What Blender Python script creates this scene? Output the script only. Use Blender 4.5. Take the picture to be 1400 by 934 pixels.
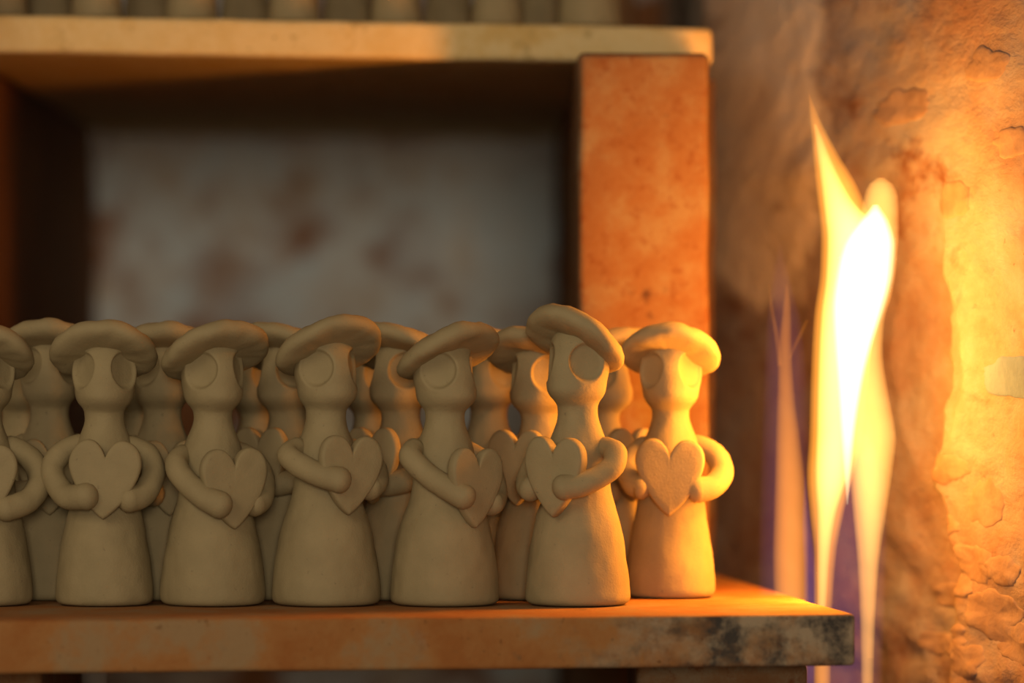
import bpy, bmesh, math, random
from mathutils import Vector, Matrix, noise

for o in list(bpy.data.objects):
    bpy.data.objects.remove(o)
SC = bpy.context.scene
C = SC.collection

# ---------------------------------------------------------------- camera, world, light, exposure
U = 0.00033            # one reference pixel at the front row of figures, in metres
FPX = 5500.0           # focal length in pixels of a 1400 wide frame
D = FPX * U            # camera to front row of figures
EYE = 327 * U          # camera height above the lower shelf
cam_d = bpy.data.cameras.new('camera')
cam = bpy.data.objects.new('camera', cam_d)
C.objects.link(cam)
cam.location = (0, -D, EYE)
cam.rotation_euler = (math.pi / 2, 0, 0)
cam_d.sensor_width = 36.0
cam_d.lens = FPX / 1400 * 36
cam_d.shift_x = 20 / 1400
cam_d.shift_y = 33 / 1400
cam_d.clip_start = 0.05
cam_d.dof.use_dof = True
cam_d.dof.focus_distance = D - 0.01
cam_d.dof.aperture_fstop = (cam_d.lens / 1000) / 0.034
SC.camera = cam

w = bpy.data.worlds.new('room')
SC.world = w
w.use_nodes = True
w.node_tree.nodes['Background'].inputs[0].default_value = (1.0, 0.74, 0.47, 1)
w.node_tree.nodes['Background'].inputs[1].default_value = 0.21

def area(name, loc, target, size, power, col):
    l = bpy.data.lights.new(name, 'AREA')
    l.size = size
    l.energy = power
    l.color = col
    o = bpy.data.objects.new(name, l)
    C.objects.link(o)
    o.location = loc
    o.rotation_euler = (Vector(target) - Vector(loc)).to_track_quat('-Z', 'Y').to_euler()
    return o
# added lights, sources unseen, for room light through the open kiln front
area('added_key_light', (-1.7, -2.6, 1.5), (0, 0.0, 0.1), 1.3, 21, (1.0, 0.80, 0.52))  # added key from the upper left, no window known there
area('added_front_light', (0.12, -4.2, 0.42), (0, 0.1, 0.12), 0.6, 42, (1.0, 0.84, 0.62))  # added low frontal light to reach the back wall, no door known

SC.view_settings.view_transform = 'Standard'
SC.view_settings.look = 'None'
SC.view_settings.exposure = 0.0
SC.view_settings.gamma = 1.0
SC.view_settings.use_curve_mapping = False

# ---------------------------------------------------------------- helpers
def px(x, y, Y):
    """point at depth Y that the photograph shows at pixel x, y"""
    k = (D + Y) / D * U
    return Vector(((x - 680) * k, Y, (500 - y) * k + EYE))

def link(name, me, mat, parent=None, smooth=True):
    o = bpy.data.objects.new(name, me)
    C.objects.link(o)
    if mat and not me.materials:
        me.materials.append(mat)
    if smooth:
        for p in me.polygons:
            p.use_smooth = True
    if parent:
        o.parent = parent
    return o

def empty(name, loc=(0, 0, 0), rz=0.0):
    o = bpy.data.objects.new(name, None)
    C.objects.link(o)
    o.empty_display_size = 0.02
    o.location = loc
    o.rotation_euler = (0, 0, rz)
    return o

def tag(o, label, cat, group=None, kind=None):
    if label: o['label'] = label
    if cat: o['category'] = cat
    if group: o['group'] = group
    if kind: o['kind'] = kind
    return o

def mesh(name, verts, faces):
    me = bpy.data.meshes.new(name)
    me.from_pydata([tuple(v) for v in verts], [], faces)
    me.update()
    return me

def fbm(p, n=4):
    return noise.fractal(p, 1.0, 2.0, n, noise_basis='PERLIN_ORIGINAL')

def interp(t, pts):
    """smooth (monotone cubic) interpolation through (t, v) pairs"""
    if t <= pts[0][0]: return pts[0][1]
    if t >= pts[-1][0]: return pts[-1][1]
    n = len(pts)
    for i in range(n - 1):
        if t <= pts[i + 1][0]:
            break
    def slope(k):
        if k <= 0 or k >= n - 1: return 0 if k >= n - 1 or k <= 0 else 0
        a = (pts[k][1] - pts[k-1][1]) / (pts[k][0] - pts[k-1][0])
        b = (pts[k+1][1] - pts[k][1]) / (pts[k+1][0] - pts[k][0])
        return 0 if a * b <= 0 else 2 * a * b / (a + b)
    x0, y0 = pts[i]; x1, y1 = pts[i + 1]
    h = x1 - x0
    m0, m1 = slope(i), slope(i + 1)
    if i == 0: m0 = (y1 - y0) / h
    if i == n - 2: m1 = (y1 - y0) / h
    s = (t - x0) / h
    return ((2*s**3 - 3*s**2 + 1) * y0 + (s**3 - 2*s**2 + s) * h * m0
            + (-2*s**3 + 3*s**2) * y1 + (s**3 - s**2) * h * m1)

def loft(rings, cap=True):
    """rings: list of equal length lists of points -> verts, faces"""
    n = len(rings[0])
    verts = [p for r in rings for p in r]
    faces = []
    for i in range(len(rings) - 1):
        for j in range(n):
            a, b = i*n + j, i*n + (j+1) % n
            faces.append((a, b, b + n, a + n))
    if cap:
        for first in (True, False):
            r = rings[0] if first else rings[-1]
            c = sum((Vector(p) for p in r), Vector()) / n
            verts.append(c)
            k = len(verts) - 1
            base = 0 if first else (len(rings) - 1) * n
            for j in range(n):
                a, b = base + j, base + (j+1) % n
                faces.append((k, b, a) if first else (k, a, b))
    return verts, faces

# ---------------------------------------------------------------- materials
def nodes(name):
    m = bpy.data.materials.new(name)
    m.use_nodes = True
    nt = m.node_tree
    b = nt.nodes['Principled BSDF']
    b.inputs['Roughness'].default_value = 0.9
    b.inputs['Specular IOR Level'].default_value = 0.2
    tc = nt.nodes.new('ShaderNodeTexCoord')
    return m, nt, b, tc.outputs['Object']

def nz(nt, co, scale, detail=5, rough=0.55, dist=0.0, off=None, stretch=None):
    if off or stretch:
        mp = nt.nodes.new('ShaderNodeMapping')
        if off: mp.inputs['Location'].default_value = off
        if stretch: mp.inputs['Scale'].default_value = stretch
        nt.links.new(co, mp.inputs['Vector'])
        co = mp.outputs[0]
    n = nt.nodes.new('ShaderNodeTexNoise')
    n.inputs['Scale'].default_value = scale
    n.inputs['Detail'].default_value = detail
    n.inputs['Roughness'].default_value = rough
    n.inputs['Distortion'].default_value = dist
    nt.links.new(co, n.inputs['Vector'])
    return n.outputs['Fac']

def ramp(nt, fac, stops):
    r = nt.nodes.new('ShaderNodeValToRGB')
    e = r.color_ramp.elements
    while len(e) < len(stops): e.new(0.5)
    for k, (p, c) in enumerate(stops):
        e[k].position = p
        e[k].color = (*c, 1) if len(c) == 3 else c
    nt.links.new(fac, r.inputs[0])
    return r.outputs[0]

def mixc(nt, fac, a, b):
    m = nt.nodes.new('ShaderNodeMix')
    m.data_type = 'RGBA'
    for s, v in ((0, fac), (6, a), (7, b)):
        if isinstance(v, (int, float)): m.inputs[s].default_value = v
        elif isinstance(v, tuple): m.inputs[s].default_value = (*v, 1)
        else: nt.links.new(v, m.inputs[s])
    return m.outputs[2]

def bump(nt, b, h, strength, dist):
    n = nt.nodes.new('ShaderNodeBump')
    n.inputs['Strength'].default_value = strength
    n.inputs['Distance'].default_value = dist
    nt.links.new(h, n.inputs['Height'])
    nt.links.new(n.outputs[0], b.inputs['Normal'])

W = ((0, 0, 0), (1, 1, 1))
def mask(nt, fac, lo, hi):
    return ramp(nt, fac, [(lo, (0, 0, 0)), (hi, (1, 1, 1))])

def clay_material():
    m, nt, b, co = nodes('dried_clay')
    c = ramp(nt, nz(nt, co, 60, 4), [(0.3, (0.27, 0.219, 0.122)), (0.7, (0.322, 0.26, 0.146))])
    c = mixc(nt, mask(nt, nz(nt, co, 420, 3), 0.68, 0.8), c, (0.19, 0.15, 0.09))
    nt.links.new(c, b.inputs['Base Color'])
    b.inputs['Roughness'].default_value = 0.72
    b.inputs['Specular IOR Level'].default_value = 0.25
    bump(nt, b, nz(nt, co, 900, 6, 0.6), 0.35, 0.0006)
    return m
CLAY = clay_material()

def slab_material(name, base, light, orange, char, char_amount):
    m, nt, b, co = nodes(name)
    c = ramp(nt, nz(nt, co, 24, 8, 0.7, 0.1), [(0.36, base), (0.5, light), (0.62, orange)])
    c = mixc(nt, mask(nt, nz(nt, co, 45, 6, 0.65, 0.1, off=(3, 1, 7)), 0.62, 0.72), c, tuple(v * 0.55 for v in orange))
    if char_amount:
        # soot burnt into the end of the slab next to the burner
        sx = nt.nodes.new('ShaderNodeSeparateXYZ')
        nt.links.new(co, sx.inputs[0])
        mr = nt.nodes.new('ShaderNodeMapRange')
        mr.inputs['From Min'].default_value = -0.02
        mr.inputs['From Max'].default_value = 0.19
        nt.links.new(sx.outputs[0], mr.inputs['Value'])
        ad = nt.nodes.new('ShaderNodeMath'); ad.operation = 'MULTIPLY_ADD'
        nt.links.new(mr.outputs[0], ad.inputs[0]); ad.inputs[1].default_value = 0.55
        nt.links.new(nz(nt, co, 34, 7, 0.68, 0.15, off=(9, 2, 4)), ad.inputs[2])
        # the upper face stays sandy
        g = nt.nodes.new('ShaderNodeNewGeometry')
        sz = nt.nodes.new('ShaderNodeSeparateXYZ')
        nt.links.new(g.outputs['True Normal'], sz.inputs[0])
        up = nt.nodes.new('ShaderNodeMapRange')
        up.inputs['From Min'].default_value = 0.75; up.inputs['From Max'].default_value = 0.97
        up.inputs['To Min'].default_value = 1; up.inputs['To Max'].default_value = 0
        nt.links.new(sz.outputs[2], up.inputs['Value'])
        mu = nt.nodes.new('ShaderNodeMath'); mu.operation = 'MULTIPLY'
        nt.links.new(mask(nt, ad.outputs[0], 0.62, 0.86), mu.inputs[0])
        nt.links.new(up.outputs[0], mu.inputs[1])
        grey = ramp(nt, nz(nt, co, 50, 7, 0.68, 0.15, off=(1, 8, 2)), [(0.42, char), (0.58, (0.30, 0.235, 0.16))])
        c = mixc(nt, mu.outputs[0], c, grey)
    sp = mask(nt, nz(nt, co, 380, 3, 0.6), 0.66, 0.74)
    c = mixc(nt, sp, c, tuple(v * 0.4 for v in base))
    nt.links.new(c, b.inputs['Base Color'])
    bump(nt, b, nz(nt, co, 260, 7, 0.65), 0.6, 0.0012)
    return m
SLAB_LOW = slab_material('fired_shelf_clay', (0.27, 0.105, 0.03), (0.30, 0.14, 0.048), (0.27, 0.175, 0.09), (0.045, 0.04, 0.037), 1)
SLAB_TOP = slab_material('pale_shelf_clay', (0.62, 0.46, 0.20), (0.68, 0.54, 0.28), (0.60, 0.42, 0.16), (0.1, 0.1, 0.1), 0)

def brick_material():
    m, nt, b, co = nodes('fire_brick')
    c = ramp(nt, nz(nt, co, 30, 9, 0.75, 0.1), [(0.36, (0.155, 0.068, 0.025)), (0.5, (0.17, 0.09, 0.042)), (0.62, (0.185, 0.13, 0.078))])
    c = mixc(nt, mask(nt, nz(nt, co, 110, 6, 0.7, 0.1), 0.54, 0.68), c, (0.13, 0.045, 0.015))
    c = mixc(nt, mask(nt, nz(nt, co, 38, 6, 0.65, 0.1, off=(5, 5, 1)), 0.64, 0.72), c, (0.055, 0.025, 0.018))
    nt.links.new(c, b.inputs['Base Color'])
    bump(nt, b, nz(nt, co, 320, 6, 0.65), 0.5, 0.001)
    return m
BRICK = brick_material()

def plaster(name, pale, pink, grey, rust, rust_lo, scale, rough=0.68, sy=1.0, far_light=None):
    m, nt, b, co = nodes(name)
    c = ramp(nt, nz(nt, co, scale, 8, 0.7, 0.15, stretch=(1, sy, 0.85)), [(0.36, pink), (0.50, pale), (0.62, grey)])
    if far_light:
        # paler tone painted on the upper far wall to stand for light there
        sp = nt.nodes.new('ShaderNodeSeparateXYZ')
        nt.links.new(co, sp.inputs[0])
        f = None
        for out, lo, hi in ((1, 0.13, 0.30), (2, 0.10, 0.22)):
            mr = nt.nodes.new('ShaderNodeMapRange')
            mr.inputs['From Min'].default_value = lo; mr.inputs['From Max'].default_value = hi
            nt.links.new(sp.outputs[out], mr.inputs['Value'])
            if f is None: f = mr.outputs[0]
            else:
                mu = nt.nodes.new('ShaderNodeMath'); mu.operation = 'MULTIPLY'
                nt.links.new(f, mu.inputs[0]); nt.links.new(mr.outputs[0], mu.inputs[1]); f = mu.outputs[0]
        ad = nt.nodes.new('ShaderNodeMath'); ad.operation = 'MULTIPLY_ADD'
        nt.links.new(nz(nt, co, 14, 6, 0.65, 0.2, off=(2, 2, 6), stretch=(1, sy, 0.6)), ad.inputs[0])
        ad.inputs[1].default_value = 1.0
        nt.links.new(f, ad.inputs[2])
        c = mixc(nt, mask(nt, ad.outputs[0], 0.85, 1.25), c, far_light)
    c = mixc(nt, mask(nt, nz(nt, co, scale * 1.3, 8, rough, 0.25, off=(4, 9, 3), stretch=(1, sy, 1)), rust_lo, rust_lo + 0.14), c, rust)
    c = mixc(nt, mask(nt, nz(nt, co, scale * 9, 5, 0.6, 0.5, stretch=(1, sy, 1)), 0.67, 0.76), c, tuple(v * 0.55 for v in rust))
    nt.links.new(c, b.inputs['Base Color'])
    b.inputs['Roughness'].default_value = 0.8
    h = nz(nt, co, scale * 5, 9, 0.62, 0.1, stretch=(1, sy, 0.9))
    bump(nt, b, h, 0.8, 0.004)
    return m
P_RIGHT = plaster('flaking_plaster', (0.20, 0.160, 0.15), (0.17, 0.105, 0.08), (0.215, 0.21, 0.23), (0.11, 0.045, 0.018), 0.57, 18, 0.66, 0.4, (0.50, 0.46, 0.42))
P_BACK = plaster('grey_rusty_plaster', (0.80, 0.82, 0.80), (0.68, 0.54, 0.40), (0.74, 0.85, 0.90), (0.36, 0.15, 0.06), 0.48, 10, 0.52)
P_LEFT = plaster('red_brown_plaster', (0.22, 0.10, 0.038), (0.23, 0.10, 0.035), (0.22, 0.12, 0.06), (0.15, 0.055, 0.02), 0.55, 8)
P_DARK = plaster('sooty_plaster', (0.22, 0.12, 0.06), (0.2, 0.1, 0.05), (0.2, 0.13, 0.08), (0.12, 0.05, 0.02), 0.5, 8)

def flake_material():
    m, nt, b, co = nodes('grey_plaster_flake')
    c = ramp(nt, nz(nt, co, 60, 5), [(0.35, (0.085, 0.14, 0.22)), (0.65, (0.115, 0.185, 0.28))])  # bluish tint put in to stand for room light on the flake
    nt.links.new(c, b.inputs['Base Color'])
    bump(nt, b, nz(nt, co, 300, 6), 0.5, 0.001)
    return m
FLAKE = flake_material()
def scrape_material():
    m, nt, b, co = nodes('pink_plaster_chip')
    c = ramp(nt, nz(nt, co, 70, 5), [(0.35, (0.17, 0.12, 0.095)), (0.65, (0.22, 0.17, 0.15))])
    nt.links.new(c, b.inputs['Base Color'])
    bump(nt, b, nz(nt, co, 300, 6), 0.6, 0.001)
    return m
CHIP = scrape_material()

def fire(name, col, strength):
    m = bpy.data.materials.new(name)
    m.use_nodes = True
    nt = m.node_tree
    nt.nodes.remove(nt.nodes['Principled BSDF'])
    e = nt.nodes.new('ShaderNodeEmission')
    e.inputs[0].default_value = (*col, 1)
    e.inputs[1].default_value = strength
    nt.links.new(e.outputs[0], nt.nodes['Material Output'].inputs['Volume'])
    return m

# ---------------------------------------------------------------- the kiln
def rough_wall(name, mat, fn, nu, nv, label=None):
    verts = [fn(i / nu, j / nv) for j in range(nv + 1) for i in range(nu + 1)]
    faces = []
    for j in range(nv):
        for i in range(nu):
            a = j * (nu + 1) + i
            faces.append((a, a + 1, a + nu + 2, a + nu + 1))
    o = link(name, mesh(name, verts, faces), mat)
    so = o.modifiers.new('thickness', 'SOLIDIFY')
    so.thickness = 0.03
    tag(o, label, None, kind='structure')
    return o

Y0, Y1 = -0.24, 1.815 / 0.66 - 1.815
Z0, Z1 = -0.17, 0.62
XR, XL = 650 * U, -833 * U

def wall_x(y):
    # the kiln wall bends inwards towards the back
    if y < 0.383: return 0.2546 - 0.312 * (y + 0.07)
    return 0.1132

def right_x(y, z):
    p = Vector((0.3, y * 4, z * 7))
    a = 0.004 * fbm(p, 3) + 0.0022 * fbm(Vector((1, y * 15, z * 34)), 4)
    low = max(0.0, min(1.0, (0.06 - z) / 0.16))
    a += (0.25 + low) * 0.0045 * fbm(Vector((7, y * 28, z * 75)), 4)
    # the upper coat of plaster has come away behind a ragged ridge
    e = 0.072 + 0.016 * fbm(Vector((4, 0.5, z * 26)), 3)
    t = max(0.0, min(1.0, (y - e) / 0.010))
    keep = max(0.0, min(1.0, (0.205 - z) / 0.05))
    a += 0.012 * t * t * (3 - 2 * t) * keep
    # shallow scraped hollow with a raised rim
    cy, cz = 0.105, EYE + 0.0
    q = ((y - cy) / 0.055) ** 2 + ((z - cz) / 0.055) ** 2
    if q < 1.6:
        a += 0.004 * max(0, 1 - q) ** 0.5 - 0.0012 * math.exp(-((q - 1) / 0.25) ** 2)
    return wall_x(y) + a * max(0.06, min(1.0, (0.38 - y) / 0.14))

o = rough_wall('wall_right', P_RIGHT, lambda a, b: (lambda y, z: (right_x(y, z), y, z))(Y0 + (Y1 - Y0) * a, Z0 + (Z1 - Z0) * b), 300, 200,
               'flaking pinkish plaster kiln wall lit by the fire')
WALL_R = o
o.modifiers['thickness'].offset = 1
def back_pt(a, b):
    x = XL + (XR - XL) * a; z = Z0 + (Z1 - Z0) * b
    return (x, Y1 + 0.006 * fbm(Vector((x * 12, 3, z * 12)), 4), z)
rough_wall('wall_back', P_BACK, back_pt, 80, 90, 'grey rust-stained plaster kiln wall at the back')
def left_pt(a, b):
    y = 0.12 + (Y1 - 0.12) * a; z = Z0 + (Z1 - Z0) * b
    return (XL + 0.003 * fbm(Vector((2, y * 12, z * 12)), 4), y, z)
o = rough_wall('wall_left', P_LEFT, left_pt, 80, 60, 'dark red-brown kiln wall on the left')
def floor_pt(a, b):
    x = XL + (XR - XL) * a; y = Y0 + (Y1 - Y0) * b
    return (x, y, Z0 + 0.003 * fbm(Vector((x * 15, y * 15, 1)), 4))
rough_wall('floor', P_DARK, floor_pt, 50, 80, 'sooty kiln floor')
def ceil_pt(a, b):
    x = XL + (XR - XL) * a; y = Y0 + (Y1 - Y0) * b
    return (x, y, Z1 + 0.003 * fbm(Vector((x * 15, y * 15, 5)), 4))
o = rough_wall('ceiling', P_DARK, ceil_pt, 50, 80, 'sooty kiln ceiling')
o.modifiers['thickness'].offset = 1

def lump(name, mat, c, ry, rz, t, seed, parent):
    rings = []
    for r, d in ((1.0, 3.0), (0.98, 0.0), (0.92, -0.6), (0.75, -0.9), (0.4, -1.0)):
        ring = []
        for k in range(40):
            a = 2 * math.pi * k / 40
            q = 1 + 0.34 * fbm(Vector((math.cos(a) * 1.5 + seed * 3.1, math.sin(a) * 1.5, seed)), 4)
            ring.append(Vector((c.x + d * t, c.y + math.cos(a) * ry * q * r, c.z + math.sin(a) * rz * q * r)))
        rings.append(ring)
    v, f = loft(rings)
    return link(name, mesh(name, v, f), mat, parent)

# flakes and chips of plaster standing proud of the right wall (pixel, size)
rng = random.Random(4)
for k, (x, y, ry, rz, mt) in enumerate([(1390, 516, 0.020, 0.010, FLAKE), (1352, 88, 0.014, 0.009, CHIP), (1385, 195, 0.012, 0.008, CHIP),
        (1292, 640, 0.016, 0.009, CHIP), (1330, 770, 0.015, 0.010, CHIP), (1300, 800, 0.012, 0.007, CHIP),
        (1262, 815, 0.014, 0.006, CHIP), (1350, 840, 0.016, 0.012, CHIP), (1290, 870, 0.014, 0.010, CHIP), (1240, 880, 0.013, 0.006, CHIP),
        (1318, 905, 0.012, 0.009, CHIP), (1380, 880, 0.014, 0.010, CHIP), (1238, 145, 0.020, 0.010, CHIP), (1306, 275, 0.012, 0.010, CHIP),
        (1345, 690, 0.010, 0.012, CHIP), (1372, 780, 0.010, 0.008, CHIP), (1286, 720, 0.010, 0.006, CHIP)]):
    ya, yb = -0.24, 0.35
    for it in range(40):                       # depth at which the wall shows at this column
        Y = (ya + yb) / 2
        if wall_x(Y) / U * D / (D + Y) > x - 680: ya = Y
        else: yb = Y
    p = px(x, y, Y)
    p.x = right_x(p.y, p.z)
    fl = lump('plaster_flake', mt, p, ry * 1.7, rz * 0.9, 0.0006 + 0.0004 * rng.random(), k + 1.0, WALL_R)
    for v in fl.data.vertices:              # lie flat against the uneven wall
        v.co.x += right_x(v.co.y, v.co.z) - p.x

def prism(name, poly, z0, z1, mat, bev, tilt=0.0, wob=0.0006, seed=0.0):
    """slab with the plan poly, worn rounded edges and slightly uneven faces"""
    bm = bmesh.new()
    lo = [bm.verts.new((x, y, z0 + tilt * x)) for x, y in poly]
    hi = [bm.verts.new((x, y, z1 + tilt * x)) for x, y in poly]
    n = len(poly)
    bm.faces.new(lo[::-1]); bm.faces.new(hi)
    for k in range(n):
        bm.faces.new((lo[k], lo[(k+1) % n], hi[(k+1) % n], hi[k]))
    bmesh.ops.recalc_face_normals(bm, faces=bm.faces)
    bmesh.ops.subdivide_edges(bm, edges=bm.edges, cuts=0)
    bmesh.ops.bevel(bm, geom=list(bm.edges), offset=bev, segments=4, affect='EDGES', profile=0.55)
    for k in range(7):
        long = [e for e in bm.edges if e.calc_length() > 0.02]
        if not long: break
        bmesh.ops.subdivide_edges(bm, edges=long, cuts=1, use_grid_fill=True)
    bmesh.ops.triangulate(bm, faces=[f for f in bm.faces if len(f.verts) > 4])
    for v in bm.verts:
        q = v.co * 28 + Vector((seed, seed * 2, 0))
        v.co += Vector((fbm(q, 3), fbm(q + Vector((9, 0, 0)), 3), 0.5 * fbm(q + Vector((0, 9, 0)), 3))) * wob
    me = bpy.data.meshes.new(name)
    bm.to_mesh(me); bm.free()
    o = link(name, me, mat)
    return o

def recentre(o):
    vs = [v.co.copy() for v in o.data.vertices]
    c = Vector(((min(v.x for v in vs) + max(v.x for v in vs)) / 2, (min(v.y for v in vs) + max(v.y for v in vs)) / 2, min(v.z for v in vs)))
    return o

T_LOW = 68 * U
lower = prism('kiln_shelf', [(-0.268, -0.1221), (0.1554, -0.070), (0.0854, 0.50), (-0.268, 0.50)], -T_LOW, 0.0, SLAB_LOW, 0.0022, wob=0.0005)
tag(lower, 'thick orange-brown kiln shelf with a charred end, under the front figurines', 'shelf', 'kiln shelves')

TILT = -0.008
ZU, TU = 0.1079 + 463 * U + 0.0008, 57 * U
upper = prism('kiln_shelf', [(-0.268, 0.178), (0.1092, 0.2243), (0.1092, 0.88), (-0.268, 0.88)], ZU, ZU + TU, SLAB_TOP, 0.0035, tilt=TILT, wob=0.0011, seed=5)
tag(upper, 'pale yellowish kiln shelf resting on the fire-brick post, above the figurines', 'shelf', 'kiln shelves')

def post(x0, x1, y0, y1, z0, z1, label, seed, bev=0.004):
    o = prism('kiln_post', [(x0, y0), (x1, y0), (x1, y1), (x0, y1)], z0, z1, BRICK, bev, wob=0.0012, seed=seed)
    tag(o, label, 'post', 'fire-brick kiln posts')
PB = D / 0.93 - D
ztop = lambda x: ZU + TILT * x
post(118*U, 312*U, PB, PB + 0.16, 0.0006, ztop(312*U) - 0.0006, 'big orange fire-brick post with dark spots, carrying the pale shelf', 2)
post(119*U, 346*U, PB + 0.167, 0.352, 0.0006, ztop(346*U) - 0.0006, 'fire-brick post edge peeking out right behind the spotted front post', 3)
post(118*U, 290*U, 0.52, 0.86, Z0 + 0.004, ztop(290*U) - 0.0006, 'rearmost fire-brick post in shadow inside the shelf bay', 4)
post(186*U, 415*U, -0.036, 0.10, Z0 + 0.004, -T_LOW - 0.0006, 'fire-brick post under the charred end of the lower shelf', 6)
post(-0.262, -0.20, -0.05, 0.10, Z0 + 0.004, -T_LOW - 0.0006, 'fire-brick post under the left end of the lower shelf', 8)
post(145*U, 240*U, 0.50, 0.62, ZU + TU + TILT * 145 * U + 0.0008, 0.55, 'fire-brick post standing on the pale shelf behind the small figurines', 7)

# ---------------------------------------------------------------- clay figurines
PROFILE = [(0, 64), (3, 69), (9, 71.5), (30, 70.5), (60, 67), (90, 62), (112, 57), (128, 52), (140, 48), (158, 44.5), (180, 43),
           (200, 42), (216, 38.5), (230, 33), (243, 28.5), (254, 26.5), (262, 27), (268, 30), (274, 35), (282, 38.5), (294, 40.5),
           (306, 43), (317, 44), (330, 42.5), (342, 39), (352, 35), (360, 31), (366, 26), (370, 15)]
FORWARD = [(0, 0), (235, 0), (258, 2), (270, 9), (283, 12), (300, 8), (322, 4), (345, 0), (370, 0)]

def body_mesh(seed, skirt=1.0, eye=50, eye_r=27, height=1.0, lean=0.0, fine=True):
    nth = 120 if fine else 64
    zs, z = [0.0, 1.5, 3.0, 6.0], 10.0
    while z < 370:
        zs.append(z)
        z += (2.2 if z > 258 else 5.0) * (1 if fine else 2)
    zs.append(370.0)
    rings = []
    for z in zs:
        r0 = interp(z, PROFILE)
        k = 1 + (skirt - 1) * max(0.0, min(1.0, (170 - z) / 60))
        r0 *= k
        fw = interp(z, FORWARD)
        ring = []
        for j in range(nth):
            a = 2 * math.pi * j / nth
            r = r0
            x, y = math.sin(a) * r, -math.cos(a) * r
            front = max(0.0, math.cos(a))
            y -= fw * front
            p = Vector((x, y, z))
            # thumb-pressed eyes
            if z > 276:
                for sgn in (-1, 1):
                    e = math.radians(eye)
                    nn = Vector((math.sin(e) * sgn, -math.cos(e), 0.10)).normalized()
                    c0 = Vector((0, -2, 315)) + nn * 33.0
                    d = (p - c0).dot(nn)
                    if d > -3:
                        flat = p - nn * d
                        q = (flat - c0).length / eye_r
                        if q < 1.0:
                            tgt = c0 + (flat - c0) - nn * (2.4 * (1 - q * q))
                            if (p - tgt).dot(nn) > 0:
                                t = min(1.0, (1.0 - q) / 0.2)
                                t = t * t * (3 - 2 * t)
                                p = p.lerp(tgt, t)
            u = Vector((p.x * 0.028 + seed * 7.3, p.y * 0.028, z * 0.02))
            amp = 1.6 if z < 265 else 1.0
            nrm = Vector((math.sin(a), -math.cos(a), 0))
            p += nrm * amp * fbm(u, 3) * (0.3 if z < 6 else 1)
            p.x += lean * (z / 370) ** 2
            p.z = z * height
            ring.append(p * U)
        rings.append(ring)
    v, f = loft(rings)
    return mesh('body', v, f)

def hat_mesh(seed, R=75, droop=9, tilt=20, roll=0.0, z=349, sx=0.0, wide=1.0, thick=1.12, fine=True):
    prof = [(12, 15), (26, 14.5), (42, 13.5), (56, 11.5), (64, 8.5), (69, 4), (71, -1), (70, -6), (66, -10), (59, -12.5), (48, -13.5), (34, -13), (18, -12)]
    n = 96 if fine else 56
    M = Matrix.Rotation(math.radians(roll), 4, 'Y') @ Matrix.Rotation(math.radians(-tilt - 8), 4, 'X')
    rings = []
    for r, h in prof:
        ring = []
        for k in range(n):
            a = 2 * math.pi * k / n
            ca, sa = math.cos(a), math.sin(a)
            q = R / 71 * (1 + 0.06 * fbm(Vector((ca * 0.9 + seed * 5.7, sa * 0.9, seed)), 2))
            x, y = ca * r * q * wide, sa * r * q
            zz = h * thick - droop * (x / R) ** 2 - 0.05 * droop * (y / R) ** 2
            zz += 3.2 * fbm(Vector((x * 0.03, y * 0.03, seed * 3 + h * 0.02)), 3)
            p = M @ Vector((x, y, zz))
            ring.append((p + Vector((sx, -2, z))) * U)
        rings.append(ring)
    v, f = loft(rings)
    f = [tuple(reversed(q)) for q in f]
    return mesh('hat', v, f)

def arm_mesh(pts, rad, seed, seg=22):
    P = [Vector(p) for p in pts]
    def cr(i, t):
        p0, p1, p2, p3 = P[max(i-1, 0)], P[i], P[min(i+1, len(P)-1)], P[min(i+2, len(P)-1)]
        return 0.5 * ((2*p1) + (p2-p0)*t + (2*p0-5*p1+4*p2-p3)*t*t + (3*p1-p0-3*p2+p3)*t**3)
    path, rr = [], []
    for i in range(len(P) - 1):
        for k in range(9):
            t = k / 9
            path.append(cr(i, t)); rr.append(rad[i] * (1 - t) + rad[i+1] * t)
    path.append(P[-1]); rr.append(rad[-1])
    rings = []
    up = Vector((0, 0, 1))
    def ring_at(c, d, r):
        a = d.cross(up)
        if a.length < 0.01: a = d.cross(Vector((1, 0, 0)))
        a.normalize()
        b = a.cross(d).normalized()
        out = []
        for k in range(seg):
            g = 2 * math.pi * k / seg
            v = c + (a * math.cos(g) + b * math.sin(g)) * r
            v += (v - c).normalized() * 0.9 * fbm(v * 0.05 + Vector((seed * 4.1, 0, 0)), 2) if r > 1 else Vector()
            out.append(v * U)
        return out
    d0 = (path[1] - path[0]).normalized()
    d1 = (path[-1] - path[-2]).normalized()
    for g in (80, 55, 30):
        g = math.radians(g)
        rings.append(ring_at(path[0] - d0 * rr[0] * math.sin(g), d0, rr[0] * math.cos(g)))
    for i, c in enumerate(path):
        d = (path[min(i+1, len(path)-1)] - path[max(i-1, 0)]).normalized()
        rings.append(ring_at(c, d, rr[i]))
    for g in (25, 48, 68, 84):
        g = math.radians(g)
        rings.append(ring_at(path[-1] + d1 * rr[-1] * math.sin(g) * 0.85, d1, rr[-1] * math.cos(g)))
    v, f = loft(rings)
    return mesh('arm', v, f)

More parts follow.
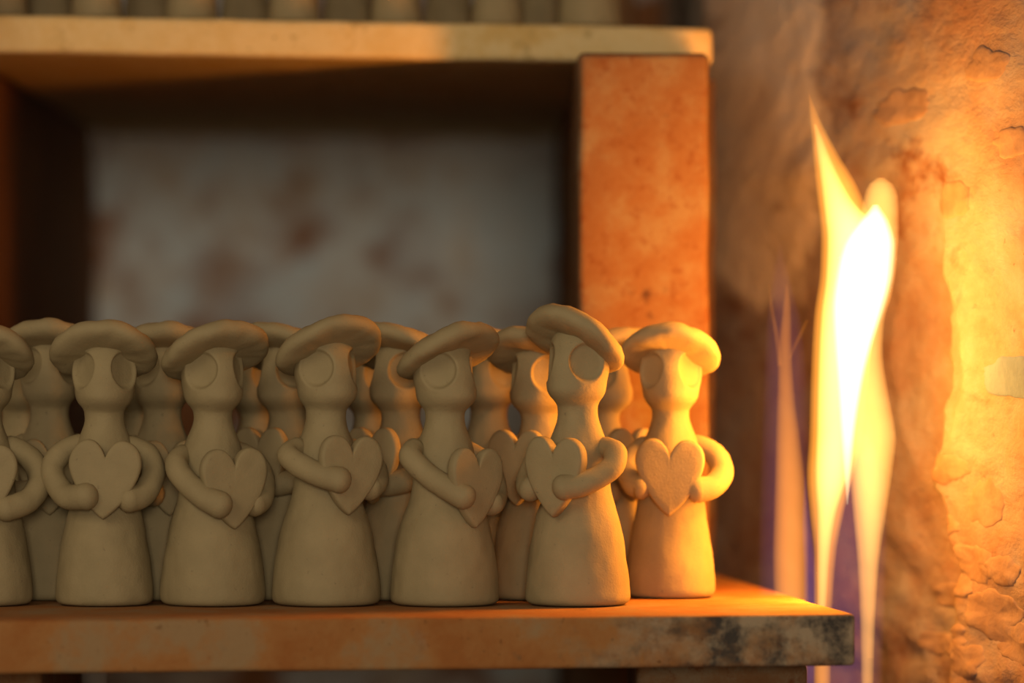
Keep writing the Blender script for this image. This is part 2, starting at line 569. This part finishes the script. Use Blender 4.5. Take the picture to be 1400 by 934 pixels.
def heart_mesh(seed, w=48, h=54, thick=17, c=(0, -60, 165), roll=0.0, lean=0.0, yaw=0.0, skew=0.0):
    n = 88
    half = [(0, .56), (.10, .76), (.28, .94), (.50, 1.0), (.74, .93), (.92, .74), (1.0, .46), (.96, .18), (.83, -.13), (.62, -.45), (.37, -.74), (.14, -.95), (0, -1.04)]
    pts = []
    for i in range(len(half) - 1):
        p0, p1, p2, p3 = [Vector(half[min(max(q, 0), len(half) - 1)]) for q in (i-1, i, i+1, i+2)]
        for k in range(4):
            t = k / 4
            pts.append(0.5 * ((2*p1) + (p2-p0)*t + (2*p0-5*p1+4*p2-p3)*t*t + (3*p1-p0-3*p2+p3)*t**3))
    pts.append(Vector(half[-1]))
    out = [(p.x * w, p.y * h) for p in pts] + [(-p.x * w, p.y * h) for p in reversed(pts[1:-1])]
    M = (Matrix.Rotation(math.radians(yaw), 4, 'Z') @ Matrix.Rotation(math.radians(roll), 4, 'Y') @ Matrix.Rotation(math.radians(lean), 4, 'X'))
    T = thick / 2
    lay = [(0.35, -T), (0.7, -T), (0.9, -T * 0.98), (0.965, -T * 0.85), (0.995, -T * 0.5), (1.0, 0), (0.995, T * 0.5), (0.965, T * 0.85), (0.9, T), (0.5, T)]
    rings = []
    for s, y in lay:
        ring = []
        for px_, pz in out:
            q = 1 + 0.03 * fbm(Vector((px_ * 0.02 + seed * 2.3, pz * 0.02, seed)), 2)
            v = Vector((px_ * s * q + skew * pz, y + 0.8 * fbm(Vector((px_ * s * 0.04, pz * s * 0.04, seed * 9)), 2), pz * s * q))
            ring.append((M @ v + Vector(c)) * U)
        rings.append(ring)
    vv, ff = loft(rings)
    return mesh('heart', vv, ff)

def fix_normals(me):
    bm = bmesh.new(); bm.from_mesh(me)
    bmesh.ops.recalc_face_normals(bm, faces=bm.faces)
    bm.to_mesh(me); bm.free()
    return me

ARM_L = [(-38, 4, 216), (-62, -10, 196), (-68, -28, 170), (-52, -54, 150), (-24, -72, 150)]
ARM_R = [(38, 4, 216), (62, -10, 196), (68, -28, 170), (52, -48, 148), (30, -58, 142)]
ARAD = [14, 16, 16.5, 17, 18.5]

def figurine(loc, yaw, label, group, seed, scale=1.0, skirt=1.0, height=1.0, lean=0.0, eye=50, hat={}, arm_l=None, arm_r=None, heart={}, arad=None, fine=True):
    root = empty('clay_figurine', loc, math.radians(yaw))
    root.scale = (scale,) * 3
    tag(root, label, 'figurine', group)
    link('body', fix_normals(body_mesh(seed, skirt, eye, 27, height, lean, fine)), CLAY, root)
    h = dict(z=348 * height, sx=lean * 0.93, fine=fine); h.update(hat)
    link('hat', fix_normals(hat_mesh(seed, **h)), CLAY, root)
    link('arm', fix_normals(arm_mesh(arm_l or ARM_L, arad or ARAD, seed)), CLAY, root)
    link('arm', fix_normals(arm_mesh(arm_r or ARM_R, arad or ARAD, seed + 1.7)), CLAY, root)
    link('heart', fix_normals(heart_mesh(seed, **heart)), CLAY, root)
    return root

def copy_tree(o, parent=None):
    c = o.copy(); C.objects.link(c); c.parent = parent
    for ch in list(o.children):
        copy_tree(ch, c)
    return c

def at(x, Y, z=0.0005):
    k = (D + Y) / D * U
    return ((x - 680) * k, Y, z)

FR = 'clay figurines in the front row'
# front row, left to right
figurine(at(-24, 0.0), 6, 'raw clay figurine cut off by the left edge of the picture, holding a heart', FR, 1.0, hat=dict(roll=9, tilt=17), skirt=0.96,
         arm_r=[(38, 4, 216), (66, -10, 198), (78, -28, 168), (62, -46, 142), (32, -58, 132)])
A = figurine(at(143, 0.0), 2, 'raw clay figurine facing straight ahead, heart held in both bent arms, leftmost fully visible', FR, 2.0, skirt=0.93,
         hat=dict(tilt=20, roll=1), heart=dict(w=49, h=53, c=(4, -62, 172), roll=2),
         arm_l=[(-36, 2, 218), (-60, -8, 204), (-70, -22, 180), (-50, -50, 150), (-20, -72, 149)],
         arm_r=[(36, 2, 216), (58, -8, 204), (68, -22, 180), (56, -42, 152), (36, -56, 144)])
B = figurine(at(291, 0.0), 27, 'raw clay figurine turned right with its heart set low, second fully visible from the left', FR, 3.0, skirt=1.0,
         hat=dict(tilt=20, roll=-3), heart=dict(w=48, h=54, c=(4, -62, 160), roll=-1),
         arm_l=[(-42, 6, 204), (-58, -10, 192), (-56, -32, 172), (-40, -58, 150), (-20, -74, 137)],
         arm_r=[(40, 4, 208), (58, -10, 192), (62, -28, 170), (52, -46, 146), (38, -54, 138)])
figurine(at(446, 0.0), 30, 'raw clay figurine turned right with its heart held high, middle of the row', FR, 4.0, skirt=1.04,
         hat=dict(tilt=22, roll=-2, z=354), heart=dict(w=47, h=53, c=(2, -64, 178), roll=3), height=1.01,
         arm_l=[(-42, 4, 214), (-62, -8, 204), (-58, -30, 192), (-40, -58, 178), (-18, -74, 171)],
         arm_r=[(40, 4, 212), (58, -10, 198), (62, -28, 180), (52, -46, 166), (38, -54, 160)])
figurine(at(608, 0.0), 36, 'raw clay figurine turned right with long straight arm, left neighbour of the tallest one', FR, 5.0, skirt=1.05,
         hat=dict(tilt=18, roll=-6, R=73), heart=dict(w=45, h=53, c=(2, -68, 161), roll=2, yaw=6),
         arm_l=[(-46, 8, 212), (-60, -6, 200), (-50, -30, 178), (-36, -58, 160), (-20, -74, 148)],
         arm_r=[(40, 4, 208), (58, -10, 192), (62, -28, 170), (52, -46, 146), (36, -58, 138)], arad=[15, 16.5, 16, 16.5, 18])
figurine(at(790, 0.0), -31, 'tallest raw clay figurine, turned left, right side lit orange by the fire', FR, 6.0, skirt=1.0, height=1.035,
         hat=dict(tilt=24, roll=11, z=366, R=73, thick=1.15), heart=dict(w=45, h=53, c=(2, -64, 176), roll=1, thick=22),
         arm_l=[(-38, 4, 212), (-58, -10, 196), (-60, -28, 176), (-52, -48, 164), (-40, -58, 158)],
         arm_r=[(40, 6, 214), (62, -6, 206), (66, -26, 186), (46, -56, 168), (20, -74, 161)], arad=[15, 16.5, 16, 16, 18])
figurine(at(917, 0.060), -2, 'raw clay figurine glowing orange nearest the fire, before the brick post', FR, 7.0, skirt=0.88,
         hat=dict(tilt=20, roll=5, R=71), heart=dict(w=48, h=53, c=(-2, -62, 170), roll=1),
         arm_l=[(-38, 4, 212), (-52, -10, 196), (-58, -28, 176), (-52, -48, 160), (-42, -56, 156)],
         arm_r=[(38, 4, 214), (62, -8, 200), (72, -26, 176), (58, -46, 156), (36, -56, 152)])

# rows behind
SR = 'clay figurines standing behind the front row'
P = figurine(at(68, 0.046), 6, 'clay figurine behind and between the cut-off one and the straight-facing one', SR, 8.0, hat=dict(tilt=14, roll=4, z=356), height=1.02,
             heart=dict(w=46, h=52, c=(0, -60, 172)))
def again(x, Y, yaw, label, src=P, scale=1.0):
    r = copy_tree(src)
    r.location = at(x, Y)
    r.rotation_euler.z = math.radians(yaw)
    r.scale = (scale,) * 3
    r['label'] = label
    r['group'] = SR
    return r
again(222, 0.046, 14, 'clay figurine in the gap between the straight-facing one and the low-heart one', scale=0.99)
Q = figurine(at(394, 0.047), -33, 'clay figurine looking left in the gap left of the high-heart figurine', SR, 9.0, hat=dict(tilt=14, roll=-4, z=352),
             heart=dict(w=46, h=52, c=(0, -64, 188)), arm_l=[(-38, 4, 212), (-58, -10, 196), (-60, -28, 170), (-52, -48, 150), (-40, -58, 144)],
             arm_r=[(40, 6, 214), (62, -6, 206), (66, -26, 186), (44, -50, 166), (14, -64, 162)])
again(548, 0.046, -36, 'clay figurine looking left between the high-heart figurine and the long-armed one', Q)
again(738, 0.046, -30, 'clay figurine looking left, directly behind the left shoulder of the tallest one', Q, 0.985)
again(822, 0.0985, 42, 'clay figurine hidden behind the tallest one, only its heart lobe showing right', Q, 0.985)
# third row
again(28, 0.098, 10, 'dim clay figurine in the third row, peeking out beside the cut-off figurine', P, 0.97)
again(192, 0.098, -8, 'dim clay figurine in the third row behind the right hat brim of the straight-facing one', P, 0.97)
again(352, 0.098, -20, 'dim clay figurine in the third row right of the low-heart figurine', Q, 0.98)
again(508, 0.098, -25, 'dim clay figurine in the third row right of the high-heart figurine', Q, 0.98)
again(668, 0.098, -12, 'clay figurine in the third row with firelit cheek, right of the long-armed one', P, 0.98)

# small figurines on the pale upper shelf (only their skirts reach into the picture)
UP = 'small clay figurines on the pale upper shelf'
where = ['at the left edge', 'second from the left edge', 'third from the left edge', 'fourth from the left edge', 'fifth from the left edge', 'sixth from the left edge', 'nearest the brown post']
def up_at(x, dy):
    X0 = (x - 680) * U / 0.88
    Yf = 0.178 + (X0 + 0.268) / 0.377 * 0.0463
    Yp = Yf + dy
    X = (x - 680) * (D + Yp) / D * U
    return (X, Yp, ZU + TU + TILT * X + 0.001)
for k, x in enumerate((2, 132, 262, 402, 542, 680, 806)):
    r = copy_tree(A)
    r.location = up_at(x, 0.032)
    r.rotation_euler.z = math.radians((5, -8, 12, 0, -6, 9, -14)[k])
    r.scale = (0.60,) * 3 if k < 6 else (0.75,) * 3
    r['label'] = 'small clay figurine skirt on the pale upper shelf, ' + where[k]
    r['group'] = UP
for k, x in enumerate((66, 204, 336, 476, 614, 742)):
    r = copy_tree(B)
    r.location = up_at(x, 0.085)
    r.rotation_euler.z = math.radians((15, -18, 2, 10, -16, 9)[k])
    r.scale = (0.58,) * 3
    r['label'] = 'dim clay figurine deeper on the upper shelf, seen between the ' + ('first and second', 'second and third', 'third and fourth', 'fourth and fifth', 'fifth and sixth', 'sixth and last')[k] + ' front skirts'
    r['group'] = 'dim figurines deeper on the upper shelf'

# ---------------------------------------------------------------- flames
def lick(y):
    # the flame licks forward, out of the burner gap, as it rises
    t = max(0.0, min(1.0, (840 - y) / 380))
    return -0.008 * t * t * (3 - 2 * t)

def flame_lobe(name, Y, prof, mat, parent, depth=0.6, seg=28, sub=6, soft=0.9):
    """prof: (pixel row, left, right) from tip down; a lens-shaped body of glowing gas"""
    rows = []
    L = [(r[0], r[1]) for r in prof]; R_ = [(r[0], r[2]) for r in prof]
    y0, y1 = prof[0][0], prof[-1][0]
    n = len(prof) * sub
    for i in range(n + 1):
        t = i / n
        y = y0 + (y1 - y0) * t
        rows.append((y, interp(y, L), interp(y, R_)))
    rings = []
    for y, a, b in rows:
        c, h = (a + b) / 2, max((b - a) / 2, 0.3)
        ring = []
        for k in range(seg):
            g = 2 * math.pi * k / seg
            p = px(c + h * math.cos(g), y, Y + lick(y))
            p.y += math.sin(g) * abs(math.sin(g)) ** soft * h * depth * 1.2 * U
            ring.append(p)
        rings.append(ring)
    v, f = loft(rings)
    return link(name, fix_normals(mesh(name, v, f)), mat, parent)

ORANGE = fire('flame_orange', (1.0, 0.36, 0.04), 120)
YELLOW = fire('flame_yellow', (1.0, 0.62, 0.16), 170)
WHITE = fire('flame_white', (1.0, 0.80, 0.45), 230)
AMBER = fire('flame_amber', (1.0, 0.45, 0.08), 36)
TONGUE = fire('flame_tongue', (1.0, 0.47, 0.10), 125)
AMBER2 = fire('flame_amber_thin', (1.0, 0.32, 0.02), 80)
VIOLET = fire('flame_violet', (0.62, 0.24, 0.62), 4.4)
BLUE = fire('flame_blue', (0.30, 0.20, 0.95), 24)

YF = 0.032
main = empty('flame', px(1155, 1015, YF))
tag(main, 'tall bright yellow gas flame with white core rising past the shelf end', 'flame', 'burner flames')
def lobe(name, prof, mat, Y=YF, parent=None, depth=0.6, soft=0.9):
    parent = parent or main
    o = flame_lobe(name, Y, prof, mat, parent, depth, soft=soft)
    o.matrix_parent_inverse = Matrix.Translation(-parent.location)
    return o
lobe('outer_flame', [(128, 1105, 1107), (165, 1107, 1123), (205, 1110, 1144), (260, 1115, 1176), (320, 1121, 1196), (370, 1120, 1200), (430, 1112, 1198),
     (500, 1108, 1190), (600, 1105, 1180), (650, 1102, 1168), (700, 1106, 1155), (760, 1112, 1144), (850, 1112, 1138), (1010, 1112, 1135)], ORANGE)
lobe('right_tongue', [(243, 1198, 1210), (252, 1187, 1222), (270, 1180, 1229), (310, 1172, 1230), (360, 1160, 1227), (400, 1150, 1221), (440, 1145, 1210),
     (480, 1145, 1208), (540, 1150, 1216), (600, 1156, 1226), (640, 1160, 1222), (700, 1165, 1213), (780, 1172, 1202), (880, 1176, 1196), (1010, 1178, 1194)], TONGUE, YF + 0.004)
lobe('inner_flame', [(170, 1112, 1117), (220, 1118, 1138), (270, 1124, 1164), (330, 1130, 1210), (380, 1128, 1214), (430, 1122, 1204), (500, 1118, 1186), (580, 1116, 1172),
     (650, 1114, 1160), (710, 1117, 1142), (770, 1117, 1134), (830, 1117, 1130)], YELLOW, YF)
lobe('white_core', [(280, 1192, 1202), (305, 1172, 1218), (335, 1152, 1226), (370, 1142, 1224), (420, 1136, 1212), (470, 1139, 1195), (520, 1143, 1182), (580, 1147, 1172), (640, 1152, 1166), (690, 1157, 1160)], WHITE, YF, depth=0.8, soft=2.2)
lobe('right_streak', [(520, 1165, 1175), (580, 1160, 1192), (630, 1164, 1200), (680, 1172, 1206), (730, 1180, 1204), (800, 1186, 1200), (900, 1184, 1196)], AMBER, YF - 0.004)
lobe('violet_veil', [(560, 1150, 1160), (640, 1108, 1210), (720, 1104, 1214), (800, 1103, 1212), (900, 1104, 1208), (1010, 1108, 1205)], VIOLET, YF)
lobe('blue_edge', [(650, 1099, 1102), (720, 1096, 1110), (780, 1098, 1116), (840, 1098, 1117), (930, 1100, 1115), (1010, 1104, 1112)], BLUE, YF)

YS = 0.075
side = empty('flame', px(1076, 1000, YS))
tag(side, 'small faint amber flame with violet edges behind the tall flame', 'flame', 'burner flames')
lobe('amber_tongue', [(388, 1074, 1077), (420, 1070, 1082), (470, 1064, 1083), (540, 1062, 1087), (600, 1060, 1095), (680, 1058, 1103), (760, 1056, 1106), (850, 1058, 1106), (1000, 1062, 1100)], AMBER2, YS, side)
lobe('side_wisp', [(388, 1050, 1053), (420, 1052, 1058), (460, 1058, 1066), (500, 1062, 1070)], AMBER2, YS, side)
lobe('side_wisp', [(438, 1101, 1106), (455, 1092, 1099), (475, 1083, 1089), (490, 1078, 1082)], AMBER2, YS, side)
lobe('violet_edge', [(330, 1066, 1068), (370, 1056, 1078), (450, 1046, 1098), (560, 1042, 1106), (680, 1038, 1108), (800, 1036, 1110), (1000, 1040, 1106)], VIOLET, YS, side)

# the light the flames give off
def glow(p, power, r, col, parent):
    l = bpy.data.lights.new('flame_glow', 'POINT')
    l.energy = power; l.color = col; l.shadow_soft_size = r
    o = bpy.data.objects.new('flame_glow', l)
    C.objects.link(o)
    o.location = p
    o.parent = parent
    o.matrix_parent_inverse = Matrix.Translation(-parent.location)
FC = (1.0, 0.32, 0.025)
for y, x, e in ((220, 1128, 0.25), (320, 1136, 0.50), (420, 1136, 0.62), (530, 1130, 0.58), (650, 1126, 0.42), (760, 1124, 0.2)):
    glow(px(x, y, YF + lick(y)), e * 1.4, 0.012, FC, main)
glow(px(1076, 640, YS), 0.02, 0.006, FC, side)
